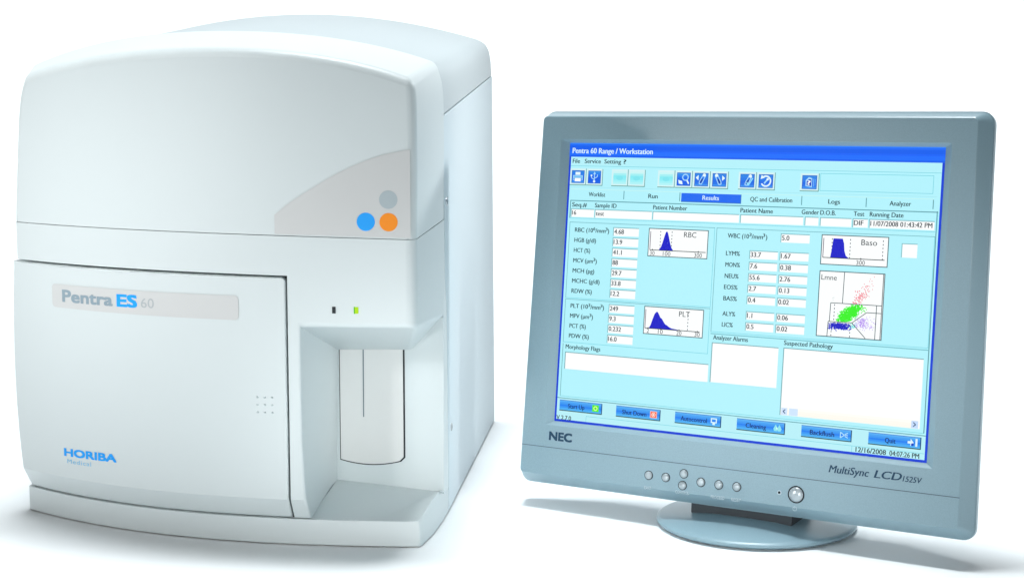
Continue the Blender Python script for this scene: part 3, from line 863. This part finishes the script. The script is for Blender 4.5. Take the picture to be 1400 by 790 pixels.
u = UI('check_box'); u.rect(933, 237, 972, 272, WH, 3).rect(933, 237, 972, 239, '#76b6be', 4).rect(933, 237, 935, 272, '#76b6be', 4); u.done(screen)

GB, GK = '#0a10c8', '#1d2328'
def hist(u0, v0, u1, v1, ax0, ax1, base_v, curve, name, nx, ny, nw, ticks, dashes):
    u = UI('histogram')
    u.rect(u0, v0, u1, v1, '#fbffff', 3).frame(u0, v0, u1, v1, '#3c5e66', 2.2, 4)
    u.line(ax0, v0 + 9, ax0, base_v, 2, '#6a5a70', 4).line(ax0, base_v, ax1, base_v, 2, GK, 6)
    for (a, b), (c, d) in zip(curve[:-1], curve[1:]): u.poly([(a, base_v), (c, base_v), (c, d), (a, b)], GB, 5)
    u.txt(name, nx, ny, 14, nw, '#2a3038', 7, 0.004)
    for t, x, w in ticks: u.txt(t, x, v1 - 3.5, 11, w, '#2a3038', 7, 0.0).line(x + w / 2, base_v - 3, x + w / 2, base_v + 2, 2, GK, 6)
    for x, a in dashes: u.dash(x, a, base_v - 1)
    u.done(screen)
g = lambda m, s_, x: math.exp(-((x - m) / s_) ** 2 / 2)
hist(251, 225, 423, 301, 257, 418, 283.5, [(x, 283.5 - 51 * g(304, 8.2, x)) for x in range(284, 326, 2)], 'RBC', 354, 246, 35,
     (('30', 258, 14), ('100', 296, 22), ('300', 386, 22)), ((286, 232), (319, 232)))
hist(251, 434, 423, 509, 256, 414, 493, [(267, 493), (272, 484), (277, 468), (282, 454), (287, 448), (291, 448), (296, 456), (300, 463), (304, 465), (308, 471), (314, 479), (320, 482), (326, 486), (333, 489), (341, 490), (350, 491.3), (362, 493)], 'PLT', 353, 456, 31,
     (('2', 262, 7), ('10', 295, 14), ('20', 348, 15), ('30', 400, 15)), ((379, 442),))
hist(729, 223, 901, 299, 735, 893, 281, [(754, 281), (757, 260), (760, 232), (784, 232), (788, 244), (790, 262), (794, 274), (800, 279), (806, 281)], 'Baso', 832, 246, 40,
     (('300', 822, 22),), ((757, 232), (804, 232), (887, 232)))

u = UI('scatter_plot')
u.rect(729, 314, 897, 480, '#fbffff', 3).frame(729, 314, 897, 480, '#3c5e66', 2.2, 4)
u.txt('Lmne', 735, 337, 13, 40, '#2a3038', 7, 0.004)
for P in (((794, 315), (793, 394)), ((763, 394), (893, 394)), ((763, 394), (762, 441)), ((759, 441), (820, 441)), ((759, 441), (758, 479)), ((820, 441), (856, 413), (893, 413)), ((820, 441), (856, 477)), ((880, 394), (880, 478)), ((893, 316), (893, 479))):
    u.path(P, 1.8, '#33454c', 6)
u.dash(773, 397, 440).dash(768, 446, 478).dash(816, 446, 478)
def dots(n, fn, c, s_=1.9, l=5):
    k = 0
    while k < n:
        x, y, ok = fn()
        if ok: u.rect(x - s_ / 2, y - s_ / 2, x + s_ / 2, y + s_ / 2, c, l + random.random() * 0.8); k += 1
R = random.gauss
def green():
    a, b = R(0, 1), R(0, 1)
    x = 812 + 14 * a + 3.5 * b; y = 419 - 10.5 * a + 6 * b
    return x, y, 396 < y < 439 and x > 776
def blue_(): 
    x, y = R(789, 13), R(451.5, 4.0); return x, y, 760 < x < 819 and 443 < y < 470
def red():
    a = abs(R(0, 1.0)); x = 826 + 17 * a + R(0, 8); y = 392 - 27 * a + R(0, 6)
    return x, y, 316 < y < 393 and 797 < x < 891
def purple():
    x, y = R(845, 9) if random.random() < 0.6 else R(858, 16), R(441, 7)
    return x, y, x > 826 and x < 890 and y > 418 and y < 470
dots(1100, green, '#37f21c', 2.6); dots(520, blue_, '#0a12c4', 2.4); dots(120, red, '#f0566e', 2.0); dots(170, purple, '#b48cf0', 1.9)
dots(26, lambda: (R(823, 4), R(449, 4), True), '#5ce8e0', 2.2); dots(3, lambda: (R(768, 3), R(384, 2), True), '#99aaaa', 1.6)
u.done(screen)

def listbox(u0, v0, u1, v1, t, tx, ty, tw):
    u = UI('list_box')
    u.rect(u0, v0, u1, v1, '#fefefe', 3).rect(u0, v0, u1, v0 + 2.2, '#6fa6ae', 4).rect(u0, v0, u0 + 2.4, v1, '#6fa6ae', 4)
    u.txt(t, tx, ty, 11.5, tw)
    return u
listbox(20, 575, 444, 622, 'Morphology Flags', 21, 566, 106).done(screen)
listbox(450, 517, 633, 621, 'Analyzer Alarms', 453, 509, 96).done(screen)
u = listbox(646, 516, 1004, 688, 'Suspected Pathology', 647, 509, 128)
for k, c in enumerate(('#fffdf6', '#fffaf0', '#fdf8ee')): u.rect(649, 668 + k * 6.5, 1001, 668 + (k + 1) * 6.5, c, 4)
u.rect(650, 669, 666, 687, '#cfe4fb', 5).rect(671, 669, 694, 687, '#cfe6fd', 5).rect(983, 669, 1000, 687, '#c4dcfb', 5)
u.path([(661, 673), (655, 678), (661, 683)], 2.4, '#33507c', 6).path([(988, 673), (994, 678), (988, 683)], 2.4, '#33507c', 6)
u.done(screen)

def cmd(u0, t, tx, tw, icon):
    u = UI('command_button'); v0, v1, u1 = 708, 738, u0 + 131
    for k, c in enumerate(('#5cb4f6', '#46a2f4', '#3896f2', '#2080f2', '#3496f4', '#46aaf6', '#5abcf8')): u.rect(u0, lerp(v0, v1, k / 7), u1, lerp(v0, v1, (k + 1) / 7), c, 3)
    u.rect(u0, v0, u1, v0 + 1.5, '#2a62c8', 4).rect(u0, v1 - 2.4, u1, v1, '#154038', 4).rect(u1 - 2.4, v0, u1, v1, '#123a5c', 4)
    u.txt(t, tx, 729.5, 12, tw, '#06164e', 5, 0.016)
    x, y = u0 + 111, 722.5
    if icon in ('go', 'stop'):
        c = '#5cf01c' if icon == 'go' else '#ff5a3c'
        u.rect(x - 10, y - 9, x + 10, y + 9, c, 5)
        u.arc(x, y, 5, 0, 360, 2.2, '#e8ffb0' if icon == 'go' else '#ffe0d0', 6)
        if icon == 'stop': u.frame(x - 10, y - 9, x + 10, y + 9, '#ffc8b8', 1.6, 6).circ(x, y, 2.2, '#ffffff', 7)
    elif icon == 'screen':
        u.frame(x - 9, y - 8, x + 8, y + 5, '#d8f6ff', 3, 5).rect(x - 4, y + 5, x + 3, y + 10, '#d8f6ff', 5)
    elif icon == 'drops':
        for dx in (-5, 5): u.poly([(x + dx, y - 9), (x + dx + 6, y + 2), (x + dx + 4, y + 8), (x + dx - 4, y + 8), (x + dx - 6, y + 2)], '#8fe6ee', 5 + dx * 0.05)
        u.poly([(x - 2, y - 3), (x + 1, y + 3), (x - 4, y + 3)], '#d8fff4', 6)
    elif icon == 'spray':
        u.path([(x - 9, y - 7), (x - 9, y + 7), (x + 1, y), (x - 9, y - 7)], 2, '#b8eaff', 5)
        for dy in (-6, 0, 6): u.line(x + 2, y + dy * 0.4, x + 10, y + dy, 2, '#b8eaff', 5)
    elif icon == 'exit':
        u.poly([(x - 13, y - 3), (x - 6, y - 3), (x - 6, y - 9), (x + 2, y), (x - 6, y + 9), (x - 6, y + 3), (x - 13, y + 3)], '#e0f6ff', 5).rect(x + 6, y - 10, x + 11, y + 9, '#e0f6ff', 5).circ(x - 1, y + 5, 3.4, '#1240c0', 6)
    u.done(screen)
for a in ((12, 'Start Up', 39, 50, 'go'), (185, 'Shut Down', 204, 71, 'stop'), (358, 'Autocontrol', 375, 74, 'screen'), (532, 'Cleaning', 557, 55, 'drops'), (706, 'Backflush', 729, 63, 'spray'), (879, 'Quit', 921, 26, 'exit')): cmd(*a)
u = UI('status_bar')
u.rect(95, 746, 1018, 747.4, LN, 3).rect(95, 746, 96.4, 762, LN, 3).rect(838, 746, 839.4, 762, LN, 3)
u.txt('V 2.7.0', 5, 763, 12, 45).txt('12/16/2008', 849, 760, 12, 76).txt('04:07:26 PM', 934, 760, 12, 73)
u.done(screen)
